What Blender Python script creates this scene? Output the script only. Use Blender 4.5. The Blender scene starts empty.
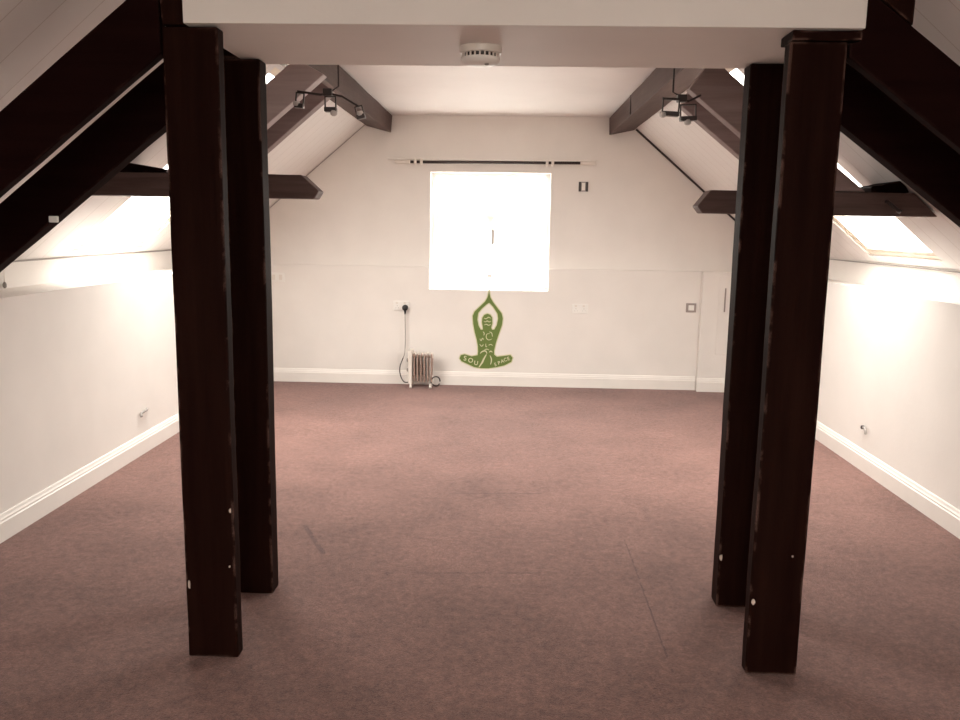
import bpy, bmesh, math, random
from mathutils import Vector, Matrix, noise
random.seed(7)
sc = bpy.context.scene
col = sc.collection

# ------------------------------------------------------------------ helpers
def link(name, bm, mat, parent=None, smooth=False):
    me = bpy.data.meshes.new(name)
    bmesh.ops.recalc_face_normals(bm, faces=bm.faces)
    bm.to_mesh(me); bm.free()
    if smooth:
        for p in me.polygons: p.use_smooth = True
    o = bpy.data.objects.new(name, me)
    col.objects.link(o)
    if mat: me.materials.append(mat)
    if parent:
        o.parent = parent
        o.matrix_parent_inverse = parent.matrix_world.inverted() if False else Matrix.Translation(-parent.location)
    return o

def thing(name, label, cat, loc=(0, 0, 0), group=None):
    o = bpy.data.objects.new(name, None); col.objects.link(o)
    o.location = loc; o.empty_display_size = .05
    o['label'] = label; o['category'] = cat
    if group: o['group'] = group
    return o

def tag(o, label, cat, group=None):
    o['label'] = label; o['category'] = cat
    if group: o['group'] = group
    return o

def struct(o):
    o['kind'] = 'structure'; return o

def box(bm, x0, x1, y0, y1, z0, z1, bev=0, seg=2):
    r = bmesh.ops.create_cube(bm, size=1.0)
    vs = r['verts']
    for v in vs:
        v.co = Vector((x0 + (v.co.x + .5) * (x1 - x0), y0 + (v.co.y + .5) * (y1 - y0), z0 + (v.co.z + .5) * (z1 - z0)))
    if bev:
        es = list({e for v in vs for e in v.link_edges})
        bmesh.ops.bevel(bm, geom=es, offset=bev, segments=seg, profile=.5, affect='EDGES')
    return bm

def bx(*a, **k):
    bm = bmesh.new(); return box(bm, *a, **k)

def prism_y(bm, pts, y0, y1):
    """polygon of (x, z) extruded along y"""
    a = [bm.verts.new((x, y0, z)) for x, z in pts]
    b = [bm.verts.new((x, y1, z)) for x, z in pts]
    n = len(pts)
    bm.faces.new(a); bm.faces.new(list(reversed(b)))
    for i in range(n):
        bm.faces.new((a[i], b[i], b[(i + 1) % n], a[(i + 1) % n]))
    return bm

def prism_x(bm, pts, x0, x1):
    """polygon of (y, z) extruded along x"""
    a = [bm.verts.new((x0, y, z)) for y, z in pts]
    b = [bm.verts.new((x1, y, z)) for y, z in pts]
    n = len(pts)
    bm.faces.new(a); bm.faces.new(list(reversed(b)))
    for i in range(n):
        bm.faces.new((a[i], b[i], b[(i + 1) % n], a[(i + 1) % n]))
    return bm

def tube(bm, path, r, n=8):
    path = [Vector(p) for p in path]
    rings = []
    up = None
    for i, p in enumerate(path):
        d = (path[min(i + 1, len(path) - 1)] - path[max(i - 1, 0)]).normalized()
        if up is None:
            up = d.orthogonal().normalized()
        up = (up - d * up.dot(d)).normalized()
        w = d.cross(up)
        rr = r[i] if isinstance(r, (list, tuple)) else r
        rings.append([bm.verts.new(p + (up * math.cos(2 * math.pi * k / n) + w * math.sin(2 * math.pi * k / n)) * rr) for k in range(n)])
    for a, b in zip(rings, rings[1:]):
        for k in range(n):
            bm.faces.new((a[k], a[(k + 1) % n], b[(k + 1) % n], b[k]))
    bm.faces.new(list(reversed(rings[0]))); bm.faces.new(rings[-1])
    return bm

def lathe(bm, prof, c, axis='z', n=32):
    """prof: list of (r, h) from one end to the other, closed with caps"""
    rings = []
    for r, h in prof:
        ring = []
        for k in range(n):
            a = 2 * math.pi * k / n
            u, w = r * math.cos(a), r * math.sin(a)
            p = {'z': (u, w, h), 'y': (u, h, w), 'x': (h, u, w)}[axis]
            ring.append(bm.verts.new(Vector(c) + Vector(p)))
        rings.append(ring)
    for a, b in zip(rings, rings[1:]):
        for k in range(n):
            bm.faces.new((a[k], a[(k + 1) % n], b[(k + 1) % n], b[k]))
    bm.faces.new(list(reversed(rings[0]))); bm.faces.new(rings[-1])
    return bm

def slab(bm, o, u, v, n, ur, vr, holes, t):
    """flat slab from o along u, v with rectangular holes (u0,u1,v0,v1), thickness t along n"""
    o, u, v, n = map(Vector, (o, u, v, n))
    us = sorted({*ur, *[h[0] for h in holes], *[h[1] for h in holes]})
    vs = sorted({*vr, *[h[2] for h in holes], *[h[3] for h in holes]})
    cache = {}
    def V(i, j, k):
        if (i, j, k) not in cache:
            cache[i, j, k] = bm.verts.new(o + u * us[i] + v * vs[j] + n * (t * k))
        return cache[i, j, k]
    def solid(i, j):
        if not (0 <= i < len(us) - 1 and 0 <= j < len(vs) - 1): return False
        cu, cv = (us[i] + us[i + 1]) / 2, (vs[j] + vs[j + 1]) / 2
        return not any(h[0] < cu < h[1] and h[2] < cv < h[3] for h in holes)
    for i in range(len(us) - 1):
        for j in range(len(vs) - 1):
            if not solid(i, j): continue
            bm.faces.new((V(i, j, 0), V(i + 1, j, 0), V(i + 1, j + 1, 0), V(i, j + 1, 0)))
            bm.faces.new((V(i, j, 1), V(i, j + 1, 1), V(i + 1, j + 1, 1), V(i + 1, j, 1)))
            for di, dj, a, b in ((-1, 0, (i, j), (i, j + 1)), (1, 0, (i + 1, j), (i + 1, j + 1)),
                                 (0, -1, (i, j), (i + 1, j)), (0, 1, (i, j + 1), (i + 1, j + 1))):
                if not solid(i + di, j + dj):
                    bm.faces.new((V(*a, 0), V(*b, 0), V(*b, 1), V(*a, 1)))
    return bm

def rough(bm, axis, step, amp, bev=.007, scale=3.0, seed=0.0):
    """bevel the arrises, cut the length into short lengths and move the surface a little: hewn timber"""
    bmesh.ops.bevel(bm, geom=list(bm.edges), offset=bev, segments=2, profile=.5, affect='EDGES')
    d = Vector(axis).normalized()
    lo = min(v.co.dot(d) for v in bm.verts); hi = max(v.co.dot(d) for v in bm.verts)
    k = max(1, int((hi - lo) / step))
    for i in range(1, k):
        p = d * (lo + (hi - lo) * i / k)
        bmesh.ops.bisect_plane(bm, geom=bm.verts[:] + bm.edges[:] + bm.faces[:], plane_co=p, plane_no=d)
    for v in bm.verts:
        q = v.co * scale + Vector((seed, seed * 1.7, -seed))
        w = noise.noise_vector(q) * amp + noise.noise_vector(q * 4.1) * amp * .5
        v.co += w - d * w.dot(d)
    return bm

# ------------------------------------------------------------------ materials
def nodes(name):
    m = bpy.data.materials.new(name); m.use_nodes = True
    nt = m.node_tree
    return m, nt, nt.nodes, nt.links, nt.nodes['Principled BSDF']

def paint(name, c, rough_=.55, var=.04, bump=.15, scale=9.0):
    m, nt, N, L, b = nodes(name)
    tc = N.new('ShaderNodeTexCoord')
    n1 = N.new('ShaderNodeTexNoise'); n1.inputs['Scale'].default_value = scale; n1.inputs['Detail'].default_value = 6
    L.new(tc.outputs['Object'], n1.inputs['Vector'])
    r = N.new('ShaderNodeValToRGB')
    r.color_ramp.elements[0].color = (*[x * (1 - var) for x in c], 1); r.color_ramp.elements[1].color = (*[min(1, x * (1 + var)) for x in c], 1)
    r.color_ramp.elements[0].position = .3; r.color_ramp.elements[1].position = .7
    L.new(n1.outputs['Fac'], r.inputs['Fac']); L.new(r.outputs['Color'], b.inputs['Base Color'])
    b.inputs['Roughness'].default_value = rough_
    if bump:
        n2 = N.new('ShaderNodeTexNoise'); n2.inputs['Scale'].default_value = 60; n2.inputs['Detail'].default_value = 3
        L.new(tc.outputs['Object'], n2.inputs['Vector'])
        bp = N.new('ShaderNodeBump'); bp.inputs['Strength'].default_value = bump; bp.inputs['Distance'].default_value = .004
        L.new(n2.outputs['Fac'], bp.inputs['Height']); L.new(bp.outputs['Normal'], b.inputs['Normal'])
    return m

def plain(name, c, r=.5, metal=0.0):
    return paint(name, c, r, .03, 0) if not metal else metalmat(name, c, r)

def metalmat(name, c, r):
    m, nt, N, L, b = nodes(name)
    b.inputs['Base Color'].default_value = (*c, 1); b.inputs['Roughness'].default_value = r; b.inputs['Metallic'].default_value = 1
    return m

def boards(name, c, axis, width):
    """painted lining boards with fine joints across the room's length"""
    m, nt, N, L, b = nodes(name)
    tc = N.new('ShaderNodeTexCoord'); sx = N.new('ShaderNodeSeparateXYZ'); L.new(tc.outputs['Object'], sx.inputs[0])
    md = N.new('ShaderNodeMath'); md.operation = 'PINGPONG'; md.inputs[1].default_value = width / 2
    L.new(sx.outputs[axis], md.inputs[0])
    lt = N.new('ShaderNodeMath'); lt.operation = 'LESS_THAN'; lt.inputs[1].default_value = .0025
    L.new(md.outputs[0], lt.inputs[0])
    n1 = N.new('ShaderNodeTexNoise'); n1.inputs['Scale'].default_value = 4; n1.inputs['Detail'].default_value = 6
    L.new(tc.outputs['Object'], n1.inputs['Vector'])
    r = N.new('ShaderNodeValToRGB')
    r.color_ramp.elements[0].color = (*[x * .93 for x in c], 1); r.color_ramp.elements[1].color = (*c, 1)
    L.new(n1.outputs['Fac'], r.inputs['Fac'])
    mx = N.new('ShaderNodeMixRGB'); mx.blend_type = 'MULTIPLY'; mx.inputs['Color2'].default_value = (.78, .74, .71, 1)
    L.new(lt.outputs[0], mx.inputs['Fac']); L.new(r.outputs['Color'], mx.inputs['Color1'])
    L.new(mx.outputs[0], b.inputs['Base Color'])
    bp = N.new('ShaderNodeBump'); bp.inputs['Strength'].default_value = .4; bp.inputs['Distance'].default_value = .004; bp.invert = True
    L.new(lt.outputs[0], bp.inputs['Height']); L.new(bp.outputs['Normal'], b.inputs['Normal'])
    b.inputs['Roughness'].default_value = .5
    return m

def timber(name, c, c2, wear, grain_axis, rough_=.42, wear_amt=1.0, spec=.15):
    """stained timber: streaked along its grain, paint worn through on the arrises"""
    m, nt, N, L, b = nodes(name)
    tc = N.new('ShaderNodeTexCoord')
    mp = N.new('ShaderNodeMapping')
    s = [26, 26, 26]; s[grain_axis] = 1.6
    mp.inputs['Scale'].default_value = s
    L.new(tc.outputs['Object'], mp.inputs['Vector'])
    n1 = N.new('ShaderNodeTexNoise'); n1.inputs['Scale'].default_value = 1; n1.inputs['Detail'].default_value = 8; n1.inputs['Roughness'].default_value = .65
    L.new(mp.outputs[0], n1.inputs['Vector'])
    r = N.new('ShaderNodeValToRGB')
    r.color_ramp.elements[0].color = (*c, 1); r.color_ramp.elements[1].color = (*c2, 1)
    r.color_ramp.elements[0].position = .35; r.color_ramp.elements[1].position = .72
    L.new(n1.outputs['Fac'], r.inputs['Fac'])
    # worn arrises
    bv = N.new('ShaderNodeBevel'); bv.samples = 4; bv.inputs['Radius'].default_value = .012
    ge = N.new('ShaderNodeNewGeometry')
    dt = N.new('ShaderNodeVectorMath'); dt.operation = 'DOT_PRODUCT'
    L.new(bv.outputs[0], dt.inputs[0]); L.new(ge.outputs['Normal'], dt.inputs[1])
    iv = N.new('ShaderNodeMapRange'); iv.inputs['From Min'].default_value = .985; iv.inputs['From Max'].default_value = .90
    L.new(dt.outputs['Value'], iv.inputs['Value'])
    n2 = N.new('ShaderNodeTexNoise'); n2.inputs['Scale'].default_value = 14; n2.inputs['Detail'].default_value = 6
    L.new(tc.outputs['Object'], n2.inputs['Vector'])
    th = N.new('ShaderNodeMapRange'); th.inputs['From Min'].default_value = .5; th.inputs['From Max'].default_value = .62
    L.new(n2.outputs['Fac'], th.inputs['Value'])
    mu = N.new('ShaderNodeMath'); mu.operation = 'MULTIPLY'; L.new(iv.outputs[0], mu.inputs[0]); L.new(th.outputs[0], mu.inputs[1])
    mu2 = N.new('ShaderNodeMath'); mu2.operation = 'MULTIPLY'; mu2.inputs[1].default_value = wear_amt; L.new(mu.outputs[0], mu2.inputs[0])
    mx = N.new('ShaderNodeMixRGB'); mx.inputs['Color2'].default_value = (*wear, 1)
    L.new(mu2.outputs[0], mx.inputs['Fac']); L.new(r.outputs['Color'], mx.inputs['Color1'])
    L.new(mx.outputs[0], b.inputs['Base Color'])
    bp = N.new('ShaderNodeBump'); bp.inputs['Strength'].default_value = .35; bp.inputs['Distance'].default_value = .004
    L.new(n1.outputs['Fac'], bp.inputs['Height']); L.new(bp.outputs['Normal'], b.inputs['Normal'])
    b.inputs['Roughness'].default_value = rough_
    b.inputs['Specular IOR Level'].default_value = spec
    b.inputs['Specular Tint'].default_value = (1, .70, .64, 1)
    return m

def carpet():
    m, nt, N, L, b = nodes('carpet')
    tc = N.new('ShaderNodeTexCoord')
    def noise_(scale, detail=5, rough_=.6):
        n = N.new('ShaderNodeTexNoise'); n.inputs['Scale'].default_value = scale; n.inputs['Detail'].default_value = detail; n.inputs['Roughness'].default_value = rough_
        L.new(tc.outputs['Object'], n.inputs['Vector']); return n
    def math_(op, a, bb=None):
        n = N.new('ShaderNodeMath'); n.operation = op
        for i, x in enumerate((a, bb)):
            if x is None: continue
            if isinstance(x, (int, float)): n.inputs[i].default_value = x
            else: L.new(x, n.inputs[i])
        return n.outputs[0]
    fine = noise_(170, 3, .7); mid = noise_(26, 7, .72); big = noise_(1.9, 5, .6)
    r = N.new('ShaderNodeValToRGB')
    r.color_ramp.elements[0].color = (.078, .036, .027, 1); r.color_ramp.elements[1].color = (.265, .138, .112, 1)
    r.color_ramp.elements[0].position = .37; r.color_ramp.elements[1].position = .64
    s = math_('ADD', math_('ADD', math_('MULTIPLY', fine.outputs['Fac'], .30), math_('MULTIPLY', mid.outputs['Fac'], .42)), math_('MULTIPLY', big.outputs['Fac'], .28))
    L.new(s, r.inputs['Fac'])
    vr = N.new('ShaderNodeTexVoronoi'); vr.inputs['Scale'].default_value = 135; L.new(tc.outputs['Object'], vr.inputs['Vector'])
    sp = N.new('ShaderNodeSeparateColor'); L.new(vr.outputs['Color'], sp.inputs[0])
    tuft = math_('ADD', math_('MULTIPLY', sp.outputs[0], .44), .78)
    gm = N.new('ShaderNodeVectorMath'); gm.operation = 'SCALE'; L.new(r.outputs['Color'], gm.inputs[0]); L.new(tuft, gm.inputs['Scale'])
    # seams, scuffs
    sx = N.new('ShaderNodeSeparateXYZ'); L.new(tc.outputs['Object'], sx.inputs[0])
    wob = math_('MULTIPLY', math_('SUBTRACT', mid.outputs['Fac'], .5), .02)
    X = math_('ADD', sx.outputs[0], wob); Y = math_('ADD', sx.outputs[1], wob)
    def seg(x0, y0, x1, y1, w):
        dx, dy = x1 - x0, y1 - y0; l = math.hypot(dx, dy); dx /= l; dy /= l
        px = math_('SUBTRACT', X, x0); py = math_('SUBTRACT', Y, y0)
        t = math_('ADD', math_('MULTIPLY', px, dx), math_('MULTIPLY', py, dy))
        d = math_('ABSOLUTE', math_('SUBTRACT', math_('MULTIPLY', px, dy), math_('MULTIPLY', py, dx)))
        return math_('MULTIPLY', math_('LESS_THAN', d, w), math_('MULTIPLY', math_('GREATER_THAN', t, 0), math_('LESS_THAN', t, l)))
    mask = None
    brk = math_('GREATER_THAN', noise_(5, 2).outputs['Fac'], .42)
    for a in ((.587, 3.80, .582, 2.60, .0035), (-.50, 3.335, .17, 3.381, .0045), (-.975, 3.88, -.80, 3.52, .012), (-.30, 4.42, .22, 4.46, .006)):
        q = seg(*a)
        mask = q if mask is None else math_('MAXIMUM', mask, q)
    mask = math_('MULTIPLY', math_('MULTIPLY', mask, brk), .6)
    mx = N.new('ShaderNodeMixRGB'); mx.inputs['Color2'].default_value = (.05, .025, .022, 1)
    L.new(mask, mx.inputs['Fac']); L.new(gm.outputs[0], mx.inputs['Color1'])
    L.new(mx.outputs[0], b.inputs['Base Color'])
    bp = N.new('ShaderNodeBump'); bp.inputs['Strength'].default_value = .8; bp.inputs['Distance'].default_value = .006
    L.new(fine.outputs['Fac'], bp.inputs['Height']); L.new(bp.outputs['Normal'], b.inputs['Normal'])
    b.inputs['Roughness'].default_value = .9
    b.inputs['Specular IOR Level'].default_value = .25
    b.inputs['Sheen Weight'].default_value = .28; b.inputs['Sheen Roughness'].default_value = .45
    b.inputs['Sheen Tint'].default_value = (1, .80, .80, 1)
    return m

def glass():
    m, nt, N, L, b = nodes('glass')
    N.remove(b)
    t = N.new('ShaderNodeBsdfTransparent'); t.inputs[0].default_value = (.97, .98, .97, 1)
    g = N.new('ShaderNodeBsdfGlossy'); g.inputs['Roughness'].default_value = .02
    mx = N.new('ShaderNodeMixShader'); mx.inputs[0].default_value = .04; L.new(t.outputs[0], mx.inputs[1]); L.new(g.outputs[0], mx.inputs[2])
    L.new(mx.outputs[0], N['Material Output'].inputs['Surface'])
    return m

def upvc():
    """thin white plastic frame that lets some daylight through"""
    m, nt, N, L, b = nodes('white_plastic_frame')
    b.inputs['Base Color'].default_value = (.86, .85, .83, 1); b.inputs['Roughness'].default_value = .35
    t = N.new('ShaderNodeBsdfTranslucent'); t.inputs[0].default_value = (.9, .88, .84, 1)
    mx = N.new('ShaderNodeMixShader'); mx.inputs[0].default_value = .35
    L.new(b.outputs[0], mx.inputs[1]); L.new(t.outputs[0], mx.inputs[2])
    L.new(mx.outputs[0], N['Material Output'].inputs['Surface'])
    return m

WALL = (.76, .715, .675)
M = dict(
    wall=paint('wall_paint', WALL, .6, .03, .12, 3),
    ceil=paint('ceiling_paint', (.80, .77, .755), .6, .02, .08, 3),
    roof=boards('painted_boards', (.76, .715, .69), 1, .17),
    trim=paint('gloss_trim', (.79, .745, .70), .35, .02, 0),
    carpet=carpet(),
    post=timber('stained_timber_upright', (.0085, .0022, .0015), (.0165, .0058, .0038), (.20, .115, .095), 2, .6, 1.0, .04),
    rafter=timber('stained_timber_sloping', (.0070, .0016, .0016), (.0125, .0038, .0032), (.12, .07, .06), 0, .6, .25, .03),
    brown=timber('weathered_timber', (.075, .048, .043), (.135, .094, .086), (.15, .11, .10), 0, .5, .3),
    pale=timber('weathered_timber_hazed_light', (.45, .375, .37), (.56, .48, .475), (.4, .32, .3), 0, .55, .2),  # bloom haze over the far left rafter painted in as a lighter colour
    purl=timber('weathered_timber_long', (.052, .031, .027), (.090, .058, .052), (.15, .10, .09), 1, .5, .4),
    pale2=timber('weathered_timber_hazed', (.22, .165, .158), (.31, .245, .238), (.25, .19, .18), 0, .55, .2),  # brown timber of the far rafters lightened to paint in the haze
    bare=paint('bare_wood', (.55, .45, .38), .7, .15, 0, 30),
    pine=paint('pale_painted_pine', (.80, .70, .57), .5, .1, 0, 8),
    white=plain('white_plastic', (.80, .77, .73), .4),
    fin=plain('shade_brown_enamel', (.34, .225, .185), .4),  # cream fins coloured brown to paint in the shade between them
    cream=plain('cream_enamel', (.72, .66, .60), .35),
    grey=plain('grey_plastic', (.30, .27, .25), .5),
    dark=plain('dark_metal', (.03, .018, .016), .4),
    black=plain('black_plastic', (.012, .011, .011), .45),
    steel=metalmat('brushed_steel', (.34, .29, .27), .4),
    bulb=plain('frosted_bulb', (.55, .52, .50), .25),
    green=plain('green_vinyl', (.115, .172, .030), .5),
    lime=plain('pale_green_vinyl', (.60, .58, .38), .5),
    glass=glass(), upvc=upvc(),
)

# ------------------------------------------------------------------ room shell
XL, XR = -2.312, 2.245          # knee wall faces
YB, YF, YU = -2.3, 7.60, 7.665  # back wall, lower far wall, upper far wall
ZC = 2.44
RL = lambda x: 3.47 + .85 * x   # roof slope undersides
RR = lambda x: 3.302 - .85 * x
CL, CR = (ZC - 3.47) / .85, (3.302 - ZC) / .85

struct(link('floor', bx(-3.1, 3.0, YB - .2, YF + .3, -.1, 0), M['carpet']))
bm = bmesh.new(); prism_y(bm, [(XL, 0), (XL, 1.109), (-2.613, 1.109), (-2.613, RL(-2.613)), (-3.0, RL(-2.613)), (-3.0, 0)], YB, YF + .3)
struct(link('wall_left', bm, M['wall']))
XRL = 2.385
bm = bmesh.new(); prism_y(bm, [(XR, 0), (XR, 1.119), (XRL, 1.119), (XRL, RR(XRL)), (2.9, RR(XRL)), (2.9, 0)], YB, YF + .3)
struct(link('wall_right', bm, M['wall']))
# far wall: lower part stands proud and ends in a narrow ledge
WX0, WX1, WZ0, WZ1 = -.714, .376, .889, 1.947
bm = bmesh.new()
slab(bm, (0, YU, 0), (1, 0, 0), (0, 0, 1), (0, 1, 0), (-3, 2.9), (1.09, 2.6), [(WX0, WX1, 1.09, WZ1)], .22)
slab(bm, (0, YF, 0), (1, 0, 0), (0, 0, 1), (0, 1, 0), (-3, 2.9), (0, 1.09), [(WX0, WX1, WZ0, 1.09)], YU + .22 - YF)
struct(link('wall_far', bm, M['wall']))
bm = bmesh.new()
slab(bm, (0, YB, 0), (1, 0, 0), (0, 0, 1), (0, -1, 0), (-3, 2.9), (0, 2.6), [(-1.3, 1.2, .95, 2.2)], .2)
struct(link('wall_back', bm, M['wall']))
struct(link('ceiling', bx(CL, CR, YB, YU, ZC, ZC + .1), M['ceil']))

k = 1 / math.hypot(1, .85)
def slope(name, side, holes):
    s = -1 if side == 'left' else 1
    ux = Vector((s * k, 0, -.85 * k))           # down the slope
    nn = Vector((s * .85 * k, 0, k))            # outwards
    x0 = CL if s < 0 else CR
    xe = -2.613 if s < 0 else XRL
    ln = abs(xe - x0) / k
    bm = bmesh.new()
    slab(bm, (x0, 0, ZC), ux, (0, 1, 0), nn, (0, ln), (YB, YU), holes, .07)
    struct(link(name, bm, M['roof']))
    return Vector((x0, 0, ZC)), ux, nn, ln
# skylights: (distance down the slope from / to, y from / to)
SKL = [(.16, 1.785, 4.84, 5.81)]
SKR = [(.16, 1.735, 4.56, 5.48)]
oL, uL, nL, lnL = slope('ceiling_left', 'left', SKL)
oR, uR, nR, lnR = slope('ceiling_right', 'right', SKR)

def portal(name, centre, xax, yax, sx, sy):
    la = bpy.data.lights.new(name, 'AREA'); la.shape = 'RECTANGLE'; la.size = sx; la.size_y = sy
    la.cycles.is_portal = True
    o = bpy.data.objects.new(name, la); col.objects.link(o)
    x = Vector(xax).normalized(); y = Vector(yax).normalized(); z = x.cross(y)   # light shines along -z
    m = Matrix((x, y, z)).transposed().to_4x4(); m.translation = Vector(centre); o.matrix_world = m

def skylight(idx, o, u, n, h):
    s0, s1, y0, y1 = h
    def B(bm, a0, a1, b0, b1, c0, c1):
        st = len(bm.verts)
        vs = bmesh.ops.create_cube(bm, size=1.0)['verts']
        for v in vs:
            a, b_, c = v.co + Vector((.5, .5, .5))
            v.co = o + u * (a0 + a * (a1 - a0)) + Vector((0, 1, 0)) * (b0 + b_ * (b1 - b0)) + n * (c0 + c * (c1 - c0))
    w = .03
    bm = bmesh.new()
    for a in ((s0, s0 + w, y0, y1), (s1 - w, s1, y0, y1), (s0 + w, s1 - w, y0, y0 + w), (s0 + w, s1 - w, y1 - w, y1)):
        B(bm, *a, .012, .07)
    f = struct(link(f'window_{idx}', bm, M['pine']))
    w2 = .055
    bm = bmesh.new()
    for a in ((s0 + w, s0 + w2, y0 + w, y1 - w), (s1 - w2, s1 - w, y0 + w, y1 - w), (s0 + w2, s1 - w2, y0 + w, y0 + w2), (s0 + w2, s1 - w2, y1 - w2, y1 - w)):
        B(bm, *a, .016, .062)
    link('sash', bm, M['pine'], f)
    bm = bmesh.new(); B(bm, s0 + w2, s1 - w2, y0 + w2, y1 - w2, .034, .040)
    link('pane', bm, M['glass'], f)
    bm = bmesh.new(); B(bm, s0 + .055, s0 + .075, (y0 + y1) / 2 - .2, (y0 + y1) / 2 + .2, .004, .018)
    link('handle', bm, M['steel'], f)
    c = o + u * (s0 + s1) / 2 + Vector((0, (y0 + y1) / 2, 0)) + n * .085
    yax = Vector((0, 1, 0)); xax = yax.cross(n)     # x cross y = n  -> light shines inwards along -n
    portal('skylight_portal', c, xax, yax, s1 - s0, y1 - y0)
skylight(2, oL, uL, nL, SKL[0]); skylight(3, oR, uR, nR, SKR[0])

# far window: one light above a transom, two casements below
def casement(idx, x0, x1, z0, z1, y, zt):
    w = .035
    bm = bmesh.new()
    for a in ((x0, x1, z0, z0 + w), (x0, x1, z1 - w, z1), (x0, x0 + w, z0 + w, z1 - w), (x1 - w, x1, z0 + w, z1 - w), (x0 + w, x1 - w, zt - .012, zt + .012)):
        box(bm, a[0], a[1], y, y + .05, a[2], a[3])
    f = struct(link(f'window_{idx}', bm, M['upvc']))
    xm = (x0 + x1) / 2
    for a, b_ in ((x0 + w, xm), (xm, x1 - w)):
        bm = bmesh.new(); q = .028; za, zb = z0 + w, zt - .012
        for r in ((a, b_, za, za + q), (a, b_, zb - q, zb), (a, a + q, za + q, zb - q), (b_ - q, b_, za + q, zb - q)):
            box(bm, r[0], r[1], y + .008, y + .042, r[2], r[3])
        s = link('sash', bm, M['upvc'], f)
        link('pane', bx(a + q, b_ - q, y + .02, y + .026, za + q, zb - q), M['glass'], s)
    link('pane', bx(x0 + w, x1 - w, y + .02, y + .026, zt + .012, z1 - w), M['glass'], f)
    return f, xm
w1, xm = casement(1, WX0, WX1, WZ0, WZ1, YU + .15, 1.575)
bm = bmesh.new(); box(bm, -.150, -.128, YU + .120, YU + .135, 1.30, 1.44, .004); box(bm, -.148, -.130, YU + .13, YU + .158, 1.40, 1.43, .003)
link('handle', bm, M['grey'], w1)
bm = bmesh.new(); box(bm, -.185, -.140, YU + .128, YU + .158, 1.00, 1.014, .003)
link('latch', bm, M['grey'], w1)
portal('far_window_portal', ((WX0 + WX1) / 2, YU + .225, (WZ0 + WZ1) / 2), (1, 0, 0), (0, 0, -1), WX1 - WX0, WZ1 - WZ0)
for o_ in col.objects:
    if o_.name == 'far_window_portal':
        m = Matrix(((1, 0, 0), (0, 0, 1), (0, -1, 0))).to_4x4(); m.translation = o_.location.copy() if False else Vector(((WX0 + WX1) / 2, YU + .225, (WZ0 + WZ1) / 2)); o_.matrix_world = m
w4, _ = casement(4, -1.3, 1.2, .95, 2.2, YB - .15, 1.8)  # unseen window behind the camera, added and sized to light the beam's fascia
portal('unseen_back_portal', (-.05, YB - .21, 1.575), (1, 0, 0), (0, 0, 1), 2.5, 1.25)
for o_ in col.objects:
    if o_.name == 'unseen_back_portal':
        m = Matrix(((1, 0, 0), (0, 0, -1), (0, 1, 0))).to_4x4(); m.translation = Vector((-.05, YB - .21, 1.575)); o_.matrix_world = m

# baseboards: ogee-topped, extruded profile (d = distance out from the wall)
PROF = [(0, 0), (.018, 0), (.018, .088), (.014, .094), (.014, .102), (.010, .110), (.007, .122), (.003, .126), (0, .126)]
bm = bmesh.new(); prism_y(bm, [(XL + d, z) for d, z in PROF], YB + .02, YF - .018); struct(link('baseboard_left', bm, M['trim']))
bm = bmesh.new(); prism_y(bm, [(XR - d, z) for d, z in PROF], YB + .02, YF - .075); struct(link('baseboard_right', bm, M['trim']))
bm = bmesh.new(); prism_x(bm, [(YF - d, z) for d, z in PROF], XL, 1.755); struct(link('baseboard_far', bm, M['trim']))

# fine dark joints where the boarded slopes meet the walls
bm = bmesh.new(); tube(bm, [(-2.604, y, RL(-2.604) - .010) for y in (3.3, 4.2, 4.6, 5.4, 6.4, 7.55)], .0045, 6); struct(link('trim_1', bm, M['grey']))
bm = bmesh.new(); tube(bm, [(XRL - .008, y, RR(XRL) - .008) for y in (3.3, 4.2, 5.1, 6.4, 7.55)], .0045, 6); struct(link('trim_2', bm, M['grey']))
bm = bmesh.new(); tube(bm, [(x, YU - .008, RR(x) - .012) for x in (1.12, 1.3, 1.6, 1.85, 2.1)], .009, 6); struct(link('trim_3', bm, M['dark']))
bm = bmesh.new(); tube(bm, [(x, YU - .006, RL(x) - .008) for x in (-1.31, -1.6, -1.9, -2.2)], .0028, 6); struct(link('trim_4', bm, M['grey']))

# ------------------------------------------------------------------ boxed beam and its smoke alarm
root = thing('boxed_beam', 'white boxed-in beam spanning the room on the dark posts', 'beam', (.02, 2.9, 2.056))
bm = bmesh.new(); box(bm, -.986, 1.031, 2.58, 2.60, 2.056, ZC, .002); link('fascia', bm, M['wall'], root)
bm = bmesh.new(); box(bm, -.986, 1.031, 2.60, 3.20, 2.056, 2.074, .001); link('soffit', bm, M['wall'], root)
bm = bmesh.new(); box(bm, -.986, 1.031, 3.20, 3.22, 2.056, ZC, .002); link('rear_fascia', bm, M['wall'], root)

c = (-.104, 2.885, 0)
root = thing('smoke_alarm', 'round white smoke alarm under the boxed beam', 'smoke alarm', (c[0], c[1], 2.056))
bm = bmesh.new(); lathe(bm, [(.070, 2.056), (.071, 2.050), (.069, 2.034), (.060, 2.033)], c, n=40); link('base', bm, M['cream'], root)
bm = bmesh.new(); lathe(bm, [(.058, 2.035), (.058, 2.020)], c, n=40); link('core', bm, M['dark'], root)
bm = bmesh.new()
for i in range(24):
    a = 2 * math.pi * i / 24
    vs = box(bmesh.new(), -.0026, .0026, -.002, .002, 2.018, 2.036)
    tmp = bpy.data.meshes.new('t'); vs.transform(Matrix.Translation((c[0] + .062 * math.cos(a), c[1] + .062 * math.sin(a), 0)) @ Matrix.Rotation(a + math.pi / 2, 4, 'Z'))
    vs.to_mesh(tmp); vs.free(); bm.from_mesh(tmp); bpy.data.meshes.remove(tmp)
link('vent_grille', bm, M['cream'], root)
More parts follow.
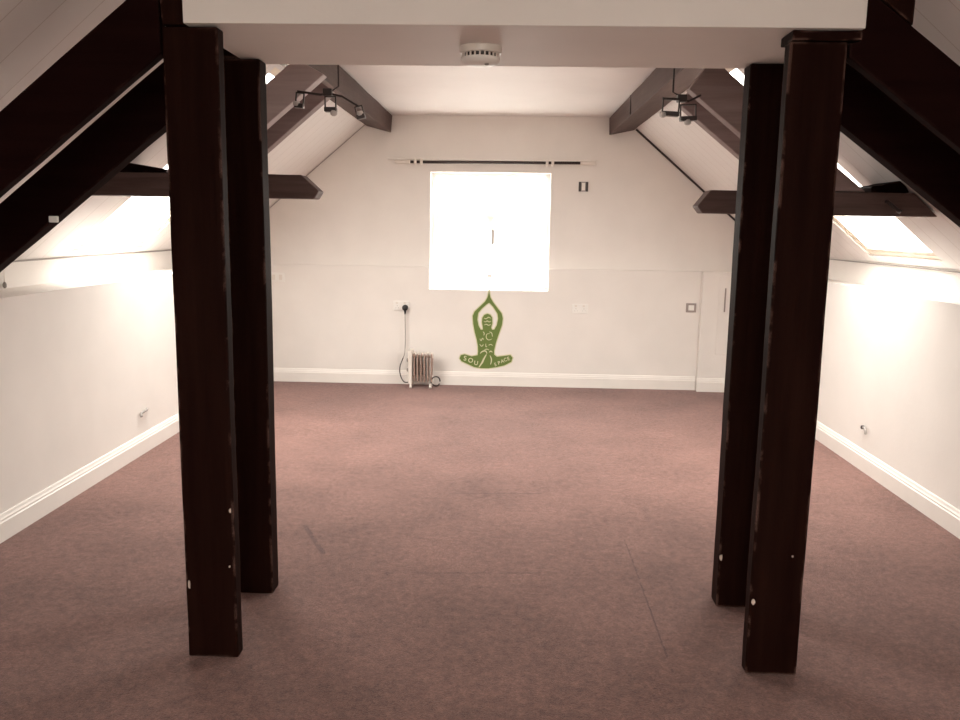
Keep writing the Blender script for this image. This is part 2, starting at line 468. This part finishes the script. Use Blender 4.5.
bm = bmesh.new(); lathe(bm, [(.062, 2.021), (.066, 2.019), (.064, 2.012), (.058, 2.005), (.045, 1.999), (.020, 1.996), (.002, 1.9955)], c, n=40); link('cover', bm, M['white'], root, True)
bm = bmesh.new(); lathe(bm, [(.007, 2.004), (.007, 1.9945), (.004, 1.993)], (c[0] + .022, c[1] - .03, 0), n=14); link('test_button', bm, M['grey'], root)

# ------------------------------------------------------------------ near timber frames: posts, struts, rafters
def post(label, x0, x1, y0, y1, ztop, seed, chips=(), packer=None, lean=0.0):
    root = thing('timber_post', label, 'post', ((x0 + x1) / 2, (y0 + y1) / 2, 0), 'timber posts')
    bm = bx(x0, x1, y0, y1, 0, ztop)
    rough(bm, (0, 0, 1), .11, .0026, .006, 2.4, seed)
    for v in bm.verts:
        if v.co.z < .01: v.co.z = max(v.co.z, 0)
    link('shaft', bm, M['post'], root)
    for (cx, cz, w, h) in chips:
        b2 = bmesh.new()
        n = 7
        f = [b2.verts.new((cx + w * math.cos(2 * math.pi * i / n) * random.uniform(.6, 1), y0 - .0032, cz + h * math.sin(2 * math.pi * i / n) * random.uniform(.6, 1))) for i in range(n)]
        r = bmesh.ops.extrude_face_region(b2, geom=[b2.faces.new(f)])
        for v in r['geom']:
            if isinstance(v, bmesh.types.BMVert): v.co.y += .006
        o = link('paint_chip', b2, M['bare'], root); o['label'] = 'pale chip in the dark paint'
    if packer:
        b2 = bx(*packer); rough(b2, (1, 0, 0), .05, .003, .003, 9, seed)
        link('packing_board', b2, M['post'], root)
    return root
D = .085
post('dark brown timber post on the left, the nearer of its pair', -1.063, -.892, 2.605, 2.605 + .055, 2.052, 1.3,
     chips=[(-1.050, .262, .006, .020), (-.902, .525, .004, .010), (-.910, .33, .004, .005)])
post('dark brown timber post on the left, behind the nearer post', -1.048, -.911, 3.103, 3.103 + D, 2.054, 4.1)
post('dark brown timber post on the right, the nearer of its pair', .824, .994, 2.605, 2.605 + .052, 2.024, 7.7,
     chips=[(.834, .258, .007, .012), (.95, .42, .004, .004)], packer=(.828, 1.03, 2.597, 2.71, 2.026, 2.054))
post('dark brown timber post on the right, behind the nearer post', .848, .992, 3.103, 3.103 + D, 2.054, 9.2,
     chips=[(.856, .205, .008, .016)])

def board(name, label, cat, pts, y0, y1, axis, mat, seed, group=None, amp=.003, parts=None):
    bm = bmesh.new(); prism_y(bm, pts, y0, y1)
    if parts: prism_y(bm, *parts)
    rough(bm, axis, .13, amp, .005, 2.2, seed)
    return tag(link(name, bm, mat), label, cat, group)
uL1 = lambda x: 2.126 + .795 * (x + 1.17); lL1 = lambda x: 1.8 + .79 * (x + 1.287)
uR1 = lambda x: 2.064 - .735 * (x - 1.184); lR1 = lambda x: 1.846 - .731 * (x - 1.185)
RAF = 'rafters of the timber frames'
for y, w, rd, dz in ((2.605, 'first', .045, 0), (3.103, 'second', .07, -.012)):
    px = -1.067 if y < 3 else -1.052
    board('rafter', f'dark sloping rafter on the left, {w} from the viewer, meeting its post', 'rafter',
          [(XL + .001, lL1(XL)), (px, lL1(px)), (px, uL1(px) + dz), (-2.39, uL1(-2.39) + dz), (-2.39, 1.1095), (XL + .001, 1.1095)], y, y + rd, (1, 0, .79), M['rafter'], y * 3, RAF)
    px = 1.0
    board('rafter', f'dark sloping rafter on the right, {w} from the viewer, meeting its post', 'rafter',
          [(XR - .001, lR1(XR)), (px, lR1(px)), (px, 2.022), (1.036, 2.022), (1.036, uR1(1.036)), (2.38, uR1(2.38)), (2.38, 1.1195), (XR - .001, 1.1195)], y, y + rd, (1, 0, -.73), M['rafter'], y * 5, RAF)
    board('strut', f'short dark upright above the left posts, {w} from the viewer', 'strut',
          [(-1.145, uL1(-1.145) + .004 + dz), (-1.061, uL1(-1.061) + .004 + dz), (-1.061, 2.056), (-.990, 2.056), (-.990, ZC - .002), (-1.145, ZC - .002)], y, y + rd, (0, 0, 1), M['post'], y * 7, 'struts above the posts')
    board('strut', f'short dark upright above the right posts, {w} from the viewer', 'strut',
          [(1.037, uR1(1.037) + .004), (1.180, uR1(1.18) + .004), (1.180, RR(1.180) - .004), (1.037, RR(1.037) - .03)], y, y + rd, (0, 0, 1), M['post'], y * 9, 'struts above the posts')

# ------------------------------------------------------------------ far truss
fuL = lambda x: 2.214 + .83 * (x + 1.067); flL = lambda x: 1.925 + .85 * (x + 1.186)
fuR = lambda x: 2.200 - .80 * (x - 1.022); flR = lambda x: 1.920 - .80 * (x - 1.094)
TL, TR = 1.702, 1.655     # tops of the two cut tie beams
for y, w, eL, eR in ((4.10, 'front board of the far truss', ((-.895, flL(-.895)), (-1.03, fuL(-1.03))), ((.84, flR(.84)), (.945, fuR(.945)))),
                     (4.45, 'rear board of the far truss', ((-.925, flL(-.925)), (-1.04, fuL(-1.04))), ((.875, flR(.875)), (.96, fuR(.96))))):
    xa, xb = -1.186 + (TL - 1.925) / .85, -1.067 + (TL - 2.214) / .83
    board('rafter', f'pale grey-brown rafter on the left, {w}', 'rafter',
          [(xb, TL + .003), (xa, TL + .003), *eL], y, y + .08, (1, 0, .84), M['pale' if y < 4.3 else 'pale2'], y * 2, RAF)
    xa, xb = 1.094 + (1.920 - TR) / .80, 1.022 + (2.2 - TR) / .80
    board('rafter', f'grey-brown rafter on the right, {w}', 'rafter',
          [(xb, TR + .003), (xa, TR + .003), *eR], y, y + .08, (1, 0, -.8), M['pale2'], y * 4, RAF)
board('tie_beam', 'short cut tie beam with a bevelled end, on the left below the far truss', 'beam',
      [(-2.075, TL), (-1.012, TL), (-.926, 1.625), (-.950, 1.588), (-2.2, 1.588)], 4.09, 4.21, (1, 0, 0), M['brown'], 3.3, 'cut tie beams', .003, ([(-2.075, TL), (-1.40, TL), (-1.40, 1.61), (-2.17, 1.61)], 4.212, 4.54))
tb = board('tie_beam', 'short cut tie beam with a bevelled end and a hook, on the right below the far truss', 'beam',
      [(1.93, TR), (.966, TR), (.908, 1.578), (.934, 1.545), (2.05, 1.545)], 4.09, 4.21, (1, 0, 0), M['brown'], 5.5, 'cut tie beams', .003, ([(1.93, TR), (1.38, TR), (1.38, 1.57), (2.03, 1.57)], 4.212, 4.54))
board('packing_block', 'dark wedge of wood lying on the left cut tie beam', 'wood block',
      [(-1.99, TL + .002), (-1.70, TL + .002), (-1.70, TL + .022), (-1.90, TL + .052), (-1.985, TL + .06)], 4.12, 4.42, (1, 0, 0), M['rafter'], 1.1, None, .002)
board('packing_block', 'dark wedge of wood lying on the right cut tie beam', 'wood block',
      [(1.92, TR + .002), (1.74, TR + .002), (1.74, TR + .03), (1.82, TR + .04), (1.885, TR + .062)], 4.12, 4.42, (1, 0, 0), M['rafter'], 2.1, None, .002)
bm = bmesh.new(); tube(bm, [(1.80, 4.088, 1.612), (1.80, 4.07, 1.612), (1.815, 4.062, 1.595), (1.845, 4.060, 1.572), (1.855, 4.07, 1.566), (1.872, 4.078, 1.572)], [.008, .008, .010, .010, .008, .004], 8)
tag(link('hook', bm, M['dark'], None, True), 'small dark iron hook on the face of the right cut tie beam', 'hook')

# upper purlins along the ceiling edges
pl = board('purlin', 'long brown purlin along the left edge of the flat ceiling', 'purlin',
      [(-1.06, ZC - .005), (-1.072, 2.284), (-1.294, 2.342), (-1.294, 2.352), (-1.205, ZC - .007)], 3.23, YU - .002, (0, 1, 0), M['purl'], 6.1, 'purlins')
pr = board('purlin', 'long brown purlin along the right edge of the flat ceiling', 'purlin',
      [(.878, ZC - .005), (.886, 2.286), (1.106, 2.334), (1.106, 2.344), (1.005, ZC - .007)], 3.23, YU - .002, (0, 1, 0), M['purl'], 8.1, 'purlins')
for px_, ys, o in ((.884, (4.3, 6.35), pr),):
    for y in ys:
        link('joint_strap', bx(px_ - .008, px_ - .001, y, y + .022, 2.295, ZC - .006), M['dark'], o)

# ------------------------------------------------------------------ spotlights
def spot(label, base, heads, arm_to, flex):
    """surface spotlight: a canopy on the rafter end, a bar, square yokes each holding a small lamp"""
    root = thing('spotlight', label, 'spotlight', base, 'ceiling spotlights')
    x, y, z = base
    bm = bx(x - .022, x + .022, y - .02, y + .02, z - .022, z + .012, .004); link('canopy', bm, M['dark'], root)
    for arm in arm_to:
        bm = bmesh.new(); tube(bm, [(x, y, z - .008)] + arm, .0055, 8); link('bar', bm, M['dark'], root)
    bm = bmesh.new(); tube(bm, flex, .0042, 6); link('flex', bm, M['dark'], root)
    for (hx, hy, hz, w, h, tilt, ox, oz) in heads:
        bm = bmesh.new(); t = .0055
        for a in ((-w / 2, -w / 2 + t, -h, 0), (w / 2 - t, w / 2, -h, 0), (-w / 2, w / 2, -t, 0)):
            box(bm, a[0], a[1], -.006, .006, a[2], a[3])
        T = Matrix.Translation((hx, hy, hz)) @ Matrix.Rotation(tilt, 4, 'Y')
        bm.transform(T); link('yoke', bm, M['dark'], root)
        bm = bx(-w / 2, w / 2, -.02, .02, -h - .020, -h + .001, .003); bm.transform(T); hd = link('lamp_head', bm, M['dark'], root)
        bm = bmesh.new(); lathe(bm, [(.014, -h - .014), (.017, -h - .024), (.015, -h - .034), (.007, -h - .039)], (0, 0, 0), n=16)
        bm.transform(T @ Matrix.Translation((ox, -.008, oz))); link('bulb', bm, M['bulb'], hd, True)
spot('dark spotlight cluster with three lamps at the upper end of the left far rafter', (-.868, 4.06, 2.088),
     [(-.995, 4.04, 2.079, .042, .052, .10, -.012, .022), (-.850, 4.03, 2.062, .056, .052, 0, .016, 0), (-.722, 4.05, 2.022, .040, .042, -.25, 0, .03)],
     [[(-.90, 4.05, 2.072), (-1.010, 4.04, 2.084)], [(-.80, 4.055, 2.065), (-.722, 4.05, 2.020)]],
     [(-.817, 4.055, ZC - .002), (-.817, 4.055, 2.11), (-.85, 4.058, 2.09)])
spot('dark spotlight cluster with two lamps at the upper end of the right far rafter', (.800, 4.06, 2.078),
     [(.747, 4.03, 2.066, .080, .058, .05, -.034, .010), (.826, 4.035, 2.044, .076, .056, -.05, -.004, 0)],
     [[(.77, 4.045, 2.068), (.705, 4.03, 2.068)], [(.83, 4.05, 2.060), (.86, 4.08, 2.075), (.905, 4.11, 2.10)]],
     [(.756, 4.055, ZC - .002), (.757, 4.055, 2.10), (.79, 4.058, 2.085)])

# ------------------------------------------------------------------ curtain track over the far window
root = thing('curtain_track', 'thin dark curtain rod on a white batten above the far window', 'curtain track', (-.17, YU, 2.03))
bm = bx(-1.10, .77, YU - .045, YU - .001, 2.050, 2.064, .003); link('batten', bm, M['trim'], root)
bm = bmesh.new(); tube(bm, [(-.93, YU - .062, 2.026), (-.17, YU - .062, 2.030), (.70, YU - .062, 2.036)], .013, 10); link('rod', bm, M['dark'], root, True)
for x in (-.845, -.790, .335, .385):
    bm = bx(x - .012, x + .012, YU - .085, YU - .001, 2.008, 2.052, .004); link('bracket', bm, M['cream'], root)
for x in (-.96, .70):
    bm = bmesh.new(); lathe(bm, [(.014, x - .07), (.018, x - .06), (.018, x + .06), (.014, x + .07)], (0, YU - .062, 2.026 if x < 0 else 2.036), 'x', 12); link('end_sleeve', bm, M['cream'], root)

# ------------------------------------------------------------------ plates on the far wall
def plate(name, label, cat, x0, x1, z0, z1, yf, mat, extras):
    root = thing(name, label, cat, ((x0 + x1) / 2, yf, (z0 + z1) / 2))
    link('face_plate', bx(x0, x1, yf - .009, yf - .0005, z0, z1, .003), mat, root)
    for nm, a, m in extras:
        link(nm, bx(a[0], a[1], yf - .009 - a[4], yf - .008, a[2], a[3], .0015), m, root)
    return root
def sockets(x0, z0):
    ex = []
    for q in (0, 1):
        cx = x0 + .037 + q * .072
        ex.append(('rocker', (cx - .012 + (-.018 if q else .018) * 0, cx + .008, z0 + .058, z0 + .076, .003), M['cream']))
        for dx, dz, w, h in ((0, .042, .004, .009), (-.011, .022, .007, .004), (.011, .022, .007, .004)):
            ex.append(('pin_hole', (cx + dx - w / 2, cx + dx + w / 2, z0 + dz - h / 2, z0 + dz + h / 2, .0006), M['grey']))
    return ex
plate('wall_socket', 'white double wall socket right of the green figure', 'wall socket', .598, .745, .692, .778, YF, M['white'], sockets(.598, .692))
plate('wall_socket', 'white double wall socket with the black plug in it', 'wall socket', -1.045, -.899, .690, .776, YF, M['white'], sockets(-1.045, .690))
plate('light_switch', 'white double light switch at the left end of the far wall', 'light switch', -2.19, -2.045, .932, 1.016, YF, M['white'],
      [('rocker', (-2.165, -2.135, .950, .998, .005), M['cream']), ('rocker', (-2.100, -2.070, .950, .998, .005), M['cream'])])
plate('wall_control', 'small dark-edged control plate high beside the far window', 'wall control', .627, .713, 1.788, 1.876, YU, M['steel'],
      [('side_band', (.627, .650, 1.790, 1.874, .004), M['dark']), ('side_band', (.690, .713, 1.790, 1.874, .004), M['dark']), ('rocker', (.656, .684, 1.800, 1.864, .005), M['cream'])])
plate('wall_control', 'small square dark-framed control plate beside the low cupboard', 'wall control', 1.634, 1.726, .720, .803, YF, M['steel'],
      [('dial_pad', (1.655, 1.705, .738, .785, .006), M['white'])])

# plug and flex of the heater
root = thing('power_cord', 'black plug with a pale flex hanging down to the heater', 'power cord', (-.93, YF - .03, .73))
bm = bmesh.new(); lathe(bm, [(.018, YF - .0095), (.027, YF - .018), (.027, YF - .045), (.018, YF - .052)], (-.932, 0, .716), 'y', 20); link('plug', bm, M['black'], root, True)
bm = bmesh.new(); lathe(bm, [(.008, .705), (.011, .69), (.006, .655)], (-.932, YF - .036, 0), 'z', 10); link('cord_grip', bm, M['black'], root, True)
def smoothpath(pts, n=8):
    P = [Vector(p) for p in pts]; out = []
    for i in range(len(P) - 1):
        a, b_, c_, d_ = P[max(i - 1, 0)], P[i], P[i + 1], P[min(i + 2, len(P) - 1)]
        for j in range(n):
            t = j / n
            out.append(.5 * ((2 * b_) + (c_ - a) * t + (2 * a - 5 * b_ + 4 * c_ - d_) * t * t + (3 * b_ - a - 3 * c_ + d_) * t ** 3))
    out.append(P[-1]); return out
bm = bmesh.new(); tube(bm, smoothpath([(-.932, YF - .036, .66), (-.930, YF - .034, .50), (-.930, YF - .04, .36), (-.934, YF - .06, .29), (-.945, YF - .07, .255)]), .0042, 6); link('flex', bm, M['grey'], root, True)
bm = bmesh.new(); tube(bm, smoothpath([(-.945, YF - .07, .255), (-.968, YF - .09, .19), (-.972, YF - .10, .13), (-.955, YF - .105, .07), (-.925, YF - .11, .035), (-.884, YF - .11, .038)]), .0050, 6); link('flex', bm, M['dark'], root, True)

# ------------------------------------------------------------------ oil-filled heater
ry = YF - .135
root = thing('oil_heater', 'small cream oil-filled radiator standing against the far wall', 'heater', (-.80, ry, 0))
bm = bx(-.905, -.868, ry - .07, ry + .07, .035, .345, .010, 3); cp_ = link('control_panel', bm, M['cream'], root)
for z in (.25, .16):
    bm = bmesh.new(); lathe(bm, [(.016, -.903), (.016, -.918), (.012, -.921)], (0, ry - .02, z), 'x', 16); link('dial', bm, M['grey'], cp_)
for i in range(6):
    x = -.848 + i * .031
    bm = bx(x - .0045, x + .0045, ry - .062, ry + .062, .055, .315, .004, 2)
    f = link('fin', bm, M['fin'], root)
    for z in (.295, .085):
        b2 = bmesh.new(); lathe(b2, [(.022, x - .0156), (.028, x - .006), (.028, x + .006), (.022, x + .0156)], (0, ry, z), 'x', 20); link('oil_tube', b2, M['cream'], f, True)
for x in (-.880, -.700):
    bm = bx(x - .010, x + .010, ry - .085, ry + .085, .018, .042, .004); ft = link('foot', bm, M['cream'], root)
    for sy in (-1, 1):
        b2 = bmesh.new(); lathe(b2, [(.015, x - .012), (.018, x - .008), (.018, x + .008), (.015, x + .012)], (0, ry + sy * .07, .018), 'x', 18); link('wheel', b2, M['cream'], ft)
bm = bmesh.new()
pts = [(-.655 + .040 * math.cos(a), ry - .03 + .012 * math.sin(2 * a), .060 + .043 * math.sin(a)) for a in [2 * math.pi * i / 28 * .93 for i in range(29)]]
tube(bm, pts, .006, 6); link('cord_hook', bm, M['dark'], root, True)
bm = bmesh.new(); lathe(bm, [(.016, -.690), (.030, -.684), (.030, -.678), (.010, -.672)], (0, ry - .02, .06), 'x', 18); link('end_cap', bm, M['cream'], root)

root.location.x += .020

# ------------------------------------------------------------------ low boxed-in cupboard in the far right corner
cy = YF - .07
root = thing('low_cupboard', 'low white boxed-in cupboard in the far right corner', 'cupboard', (1.99, cy, 0))
link('body', bx(1.758, XR - .001, cy, YF - .001, 0, 1.093, .003), M['wall'], root)
dr = link('door', bx(1.905, 2.225, cy - .006, cy, .345, 1.055, .002), M['wall'], root)
link('handle_slot', bx(1.957, 1.969, cy - .016, cy - .005, .735, .950, .003), M['steel'], dr)
bm = bmesh.new(); prism_x(bm, [(cy - .018 * d / .018, z) for d, z in PROF], 1.752, XR - .001); link('plinth', bm, M['trim'], root)

# ------------------------------------------------------------------ cable ends and the pull cord
bm = bmesh.new(); tube(bm, smoothpath([(XL + .001, 5.17, .268), (XL + .012, 5.14, .268), (XL + .018, 5.09, .270), (XL + .012, 5.055, .262), (XL + .022, 5.04, .246)]), .008, 8)
tag(link('cable_end', bm, M['grey'], None, True), 'short bent cable end poking out of the left wall', 'cable')
root = thing('cable_end', 'short cable end with a dark tip poking out of the right wall', 'cable', (XR, 5.09, .26))
bm = bmesh.new(); lathe(bm, [(.004, -.024), (.012, -.02), (.012, -.004), (.006, -.0005)], (XR + .001, 5.115, .266), 'x', 12); link('tip', bm, M['dark'], root)
bm = bmesh.new(); tube(bm, smoothpath([(XR - .012, 5.112, .266), (XR - .018, 5.075, .272), (XR - .02, 5.05, .258), (XR - .022, 5.042, .240)]), .007, 8); link('flex', bm, M['grey'], root, True)
root = thing('pull_cord', 'thin pull cord with a small knob hanging at the left ledge', 'pull cord', (-2.60, 4.21, 1.235))
bm = bmesh.new(); tube(bm, [(-2.600, 4.22, 1.236), (-2.598, 4.215, 1.19), (-2.597, 4.21, 1.14)], .003, 6); link('cord', bm, M['cream'], root)
bm = bmesh.new(); lathe(bm, [(.004, 1.146), (.010, 1.135), (.010, 1.122), (.004, 1.113)], (-2.597, 4.21, 0), 'z', 12); link('knob', bm, M['grey'], root, True)
bm = bx(-1.722, -1.688, 3.094, 3.106, lL1(-1.705) - .012, lL1(-1.705) + .012, .003)
tag(link('cable_clip', bm, M['white']), 'tiny white clip on the second left rafter', 'clip')

# ------------------------------------------------------------------ green wall sticker: figure seated cross-legged, arms raised
YS = YF
def S(px, py):          # sticker drawing units -> wall x, z
    return (-.4268 + (px - 72) * .001266, .1625 + (628 - py) * .001306)
OUT = [(280, 76), (285, 100), (291, 124), (310, 155), (345, 198), (374, 233), (383, 268), (378, 315), (357, 378), (337, 440), (324, 500), (325, 528), (345, 543), (398, 536), (444, 529), (460, 548),
       (451, 578), (402, 604), (340, 619), (282, 628), (230, 628), (180, 621), (120, 595), (86, 580), (72, 560), (80, 538), (108, 530), (160, 544), (204, 535), (207, 510), (205, 470),
       (195, 420), (180, 370), (168, 310), (164, 255), (176, 225), (215, 188), (254, 150), (269, 122), (275, 98)]
INN = [(282, 160), (310, 187), (343, 235), (349, 272), (340, 318), (322, 350), (306, 350), (300, 335), (308, 305), (306, 264), (292, 245), (270, 238), (247, 247), (234, 268), (232, 300), (238, 332), (240, 350),
       (224, 352), (207, 322), (198, 280), (204, 233), (230, 202), (261, 174)]
def curve_obj(name, loops, depth, off, mat, parent, y):
    cu = bpy.data.curves.new(name, 'CURVE'); cu.dimensions = '2D'; cu.fill_mode = 'BOTH'; cu.extrude = depth; cu.offset = off
    for lp in loops:
        sp = cu.splines.new('POLY'); sp.points.add(len(lp) - 1); sp.use_cyclic_u = True
        for p_, q in zip(sp.points, lp):
            p_.co = (q[0], q[1], 0, 1)
    t = bpy.data.objects.new(name, cu); col.objects.link(t)
    t.rotation_euler = (math.pi / 2, 0, 0); t.location = (0, y, 0)
    bpy.context.view_layer.update()
    dg = bpy.context.evaluated_depsgraph_get()
    me = bpy.data.meshes.new_from_object(t.evaluated_get(dg)); me.transform(t.matrix_world)
    bpy.data.objects.remove(t)
    o = bpy.data.objects.new(name, me); col.objects.link(o)
    me.materials.clear(); me.materials.append(mat)
    if parent: o.parent = parent; o.matrix_parent_inverse = Matrix.Translation(-parent.location)
    return o
def text_obj(name, s, x, z, size, rot, mat, parent, y, shear=0.0):
    cu = bpy.data.curves.new(name, 'FONT'); cu.body = s; cu.size = size; cu.align_x = 'CENTER'; cu.align_y = 'CENTER'; cu.extrude = .0004; cu.shear = shear; cu.offset = size * .015
    t = bpy.data.objects.new(name, cu); col.objects.link(t)
    t.matrix_world = Matrix.Translation((x, y, z)) @ Matrix.Rotation(math.pi / 2, 4, 'X') @ Matrix.Rotation(rot, 4, 'Z')
    bpy.context.view_layer.update()
    dg = bpy.context.evaluated_depsgraph_get()
    me = bpy.data.meshes.new_from_object(t.evaluated_get(dg)); me.transform(t.matrix_world)
    bpy.data.objects.remove(t)
    o = bpy.data.objects.new(name, me); col.objects.link(o)
    me.materials.clear(); me.materials.append(mat)
    o.parent = parent; o.matrix_parent_inverse = Matrix.Translation(-parent.location)
    return o
root = thing('wall_sticker', 'green wall sticker of a seated figure with raised arms under the window', 'wall sticker', (-.16, YS, .17))
o = curve_obj('backing', [[S(*p) for p in OUT], [S(*p) for p in INN]], .0006, .009, M['lime'], root, YS - .0012)
o = curve_obj('figure', [[S(*p) for p in OUT], [S(*p) for p in INN]], .0006, 0, M['green'], root, YS - .0028)
ym = YS - .0042
def letter(s, px, py, size, rot=0, shear=0.0):
    x, z = S(px, py); return text_obj('lettering', s, x, z, size, rot, M['lime'], root, ym, shear)
letter('S', 112, 560, .062, -.1); letter('O', 153, 574, .060, -.1); letter('U', 193, 592, .056, -.15)
for s, px, py, r in (('S', 335, 600, .3), ('P', 362, 588, .3), ('A', 386, 575, .3), ('C', 408, 564, .3), ('E', 430, 556, .3)):
    letter(s, px, py, .045, r)
def stroke(pts, w):
    bm = bmesh.new()
    P = [Vector((S(*p)[0], ym, S(*p)[1])) for p in pts]
    P = smoothpath(P, 5)
    L_, R_ = [], []
    for i, p in enumerate(P):
        d = (P[min(i + 1, len(P) - 1)] - P[max(i - 1, 0)]).normalized(); n = Vector((-d.z, 0, d.x)) * w * (.4 + .6 * math.sin(math.pi * (i + .5) / len(P)))
        L_.append(p + n); R_.append(p - n)
    for y in (0,):
        a = [bm.verts.new(q) for q in L_]; b_ = [bm.verts.new(q) for q in R_]
        for i in range(len(a) - 1):
            bm.faces.new((a[i], a[i + 1], b_[i + 1], b_[i]))
    r = bmesh.ops.extrude_face_region(bm, geom=bm.faces[:])
    for v in r['geom']:
        if isinstance(v, bmesh.types.BMVert): v.co.y += .0008
    return link('line_mark', bm, M['lime'], root)
stroke([(268, 528), (250, 560), (236, 590), (214, 622)], .008)
stroke([(295, 535), (306, 565), (300, 600)], .005)
stroke([(222, 522), (240, 506), (262, 504), (272, 522)], .006)
stroke([(288, 512), (300, 504), (312, 512)], .005)
for a in ([(218, 416), (228, 430), (238, 412), (246, 424)], [(218, 455), (232, 470), (246, 456)], [(262, 450), (264, 472), (272, 470)], [(282, 462), (300, 455), (312, 464)],
          [(290, 378), (268, 384), (266, 410), (284, 424), (306, 416)], [(286, 366), (304, 374), (310, 400)], [(240, 365), (250, 378), (246, 392)],
          [(246, 268), (262, 274), (278, 262), (296, 270)], [(246, 290), (258, 296), (270, 288), (284, 296), (298, 288)], [(248, 318), (264, 312), (280, 320), (296, 312)], [(252, 496), (270, 490), (288, 496)]):
    stroke(a, .0035)

# ------------------------------------------------------------------ light: an even bright sky through the windows
w = bpy.data.worlds.new('sky'); sc.world = w; w.use_nodes = True
wn, wl = w.node_tree.nodes, w.node_tree.links
bg = wn['Background']; bg.inputs[1].default_value = 9.0
tc = wn.new('ShaderNodeTexCoord'); sx = wn.new('ShaderNodeSeparateXYZ'); wl.new(tc.outputs['Generated'], sx.inputs[0])
rp = wn.new('ShaderNodeValToRGB'); wl.new(sx.outputs[2], rp.inputs['Fac'])      # ground below the horizon, overcast sky above
rp.color_ramp.elements[0].position = 0.0; rp.color_ramp.elements[0].color = (.50, .46, .42, 1)
rp.color_ramp.elements[1].position = .06; rp.color_ramp.elements[1].color = (.80, .765, .725, 1)
e = rp.color_ramp.elements.new(1.0); e.color = (1.75, 1.69, 1.61, 1)              # an overcast sky is brightest overhead
wl.new(rp.outputs[0], bg.inputs[0])

# ------------------------------------------------------------------ camera
f, pitch, yaw, roll = 829.08, .1605, -.0312, .0155
cp, sp, cyw, syw, cr, sr = math.cos(pitch), math.sin(pitch), math.cos(yaw), math.sin(yaw), math.cos(roll), math.sin(roll)
fw = Vector((syw * cp, cyw * cp, -sp)); rt = Vector((cyw, -syw, 0)); up = rt.cross(fw)
r2 = rt * cr + up * sr; u2 = -rt * sr + up * cr
cam = bpy.data.cameras.new('camera'); cam.sensor_width = 36; cam.lens = f / 960 * 36; cam.clip_start = .02
co = bpy.data.objects.new('camera', cam); col.objects.link(co)
m = Matrix((r2, u2, -fw)).transposed().to_4x4(); m.translation = Vector((0, 0, 1.47)); co.matrix_world = m
sc.camera = co

sc.view_settings.view_transform = 'Standard'; sc.view_settings.look = 'None'
sc.view_settings.exposure = .98; sc.view_settings.gamma = 1.0; sc.view_settings.use_curve_mapping = False
sc.cycles.max_bounces = 14; sc.cycles.diffuse_bounces = 8; sc.cycles.transparent_max_bounces = 12
sc.cycles.use_denoising = True
sc.cycles.sample_clamp_indirect = 8
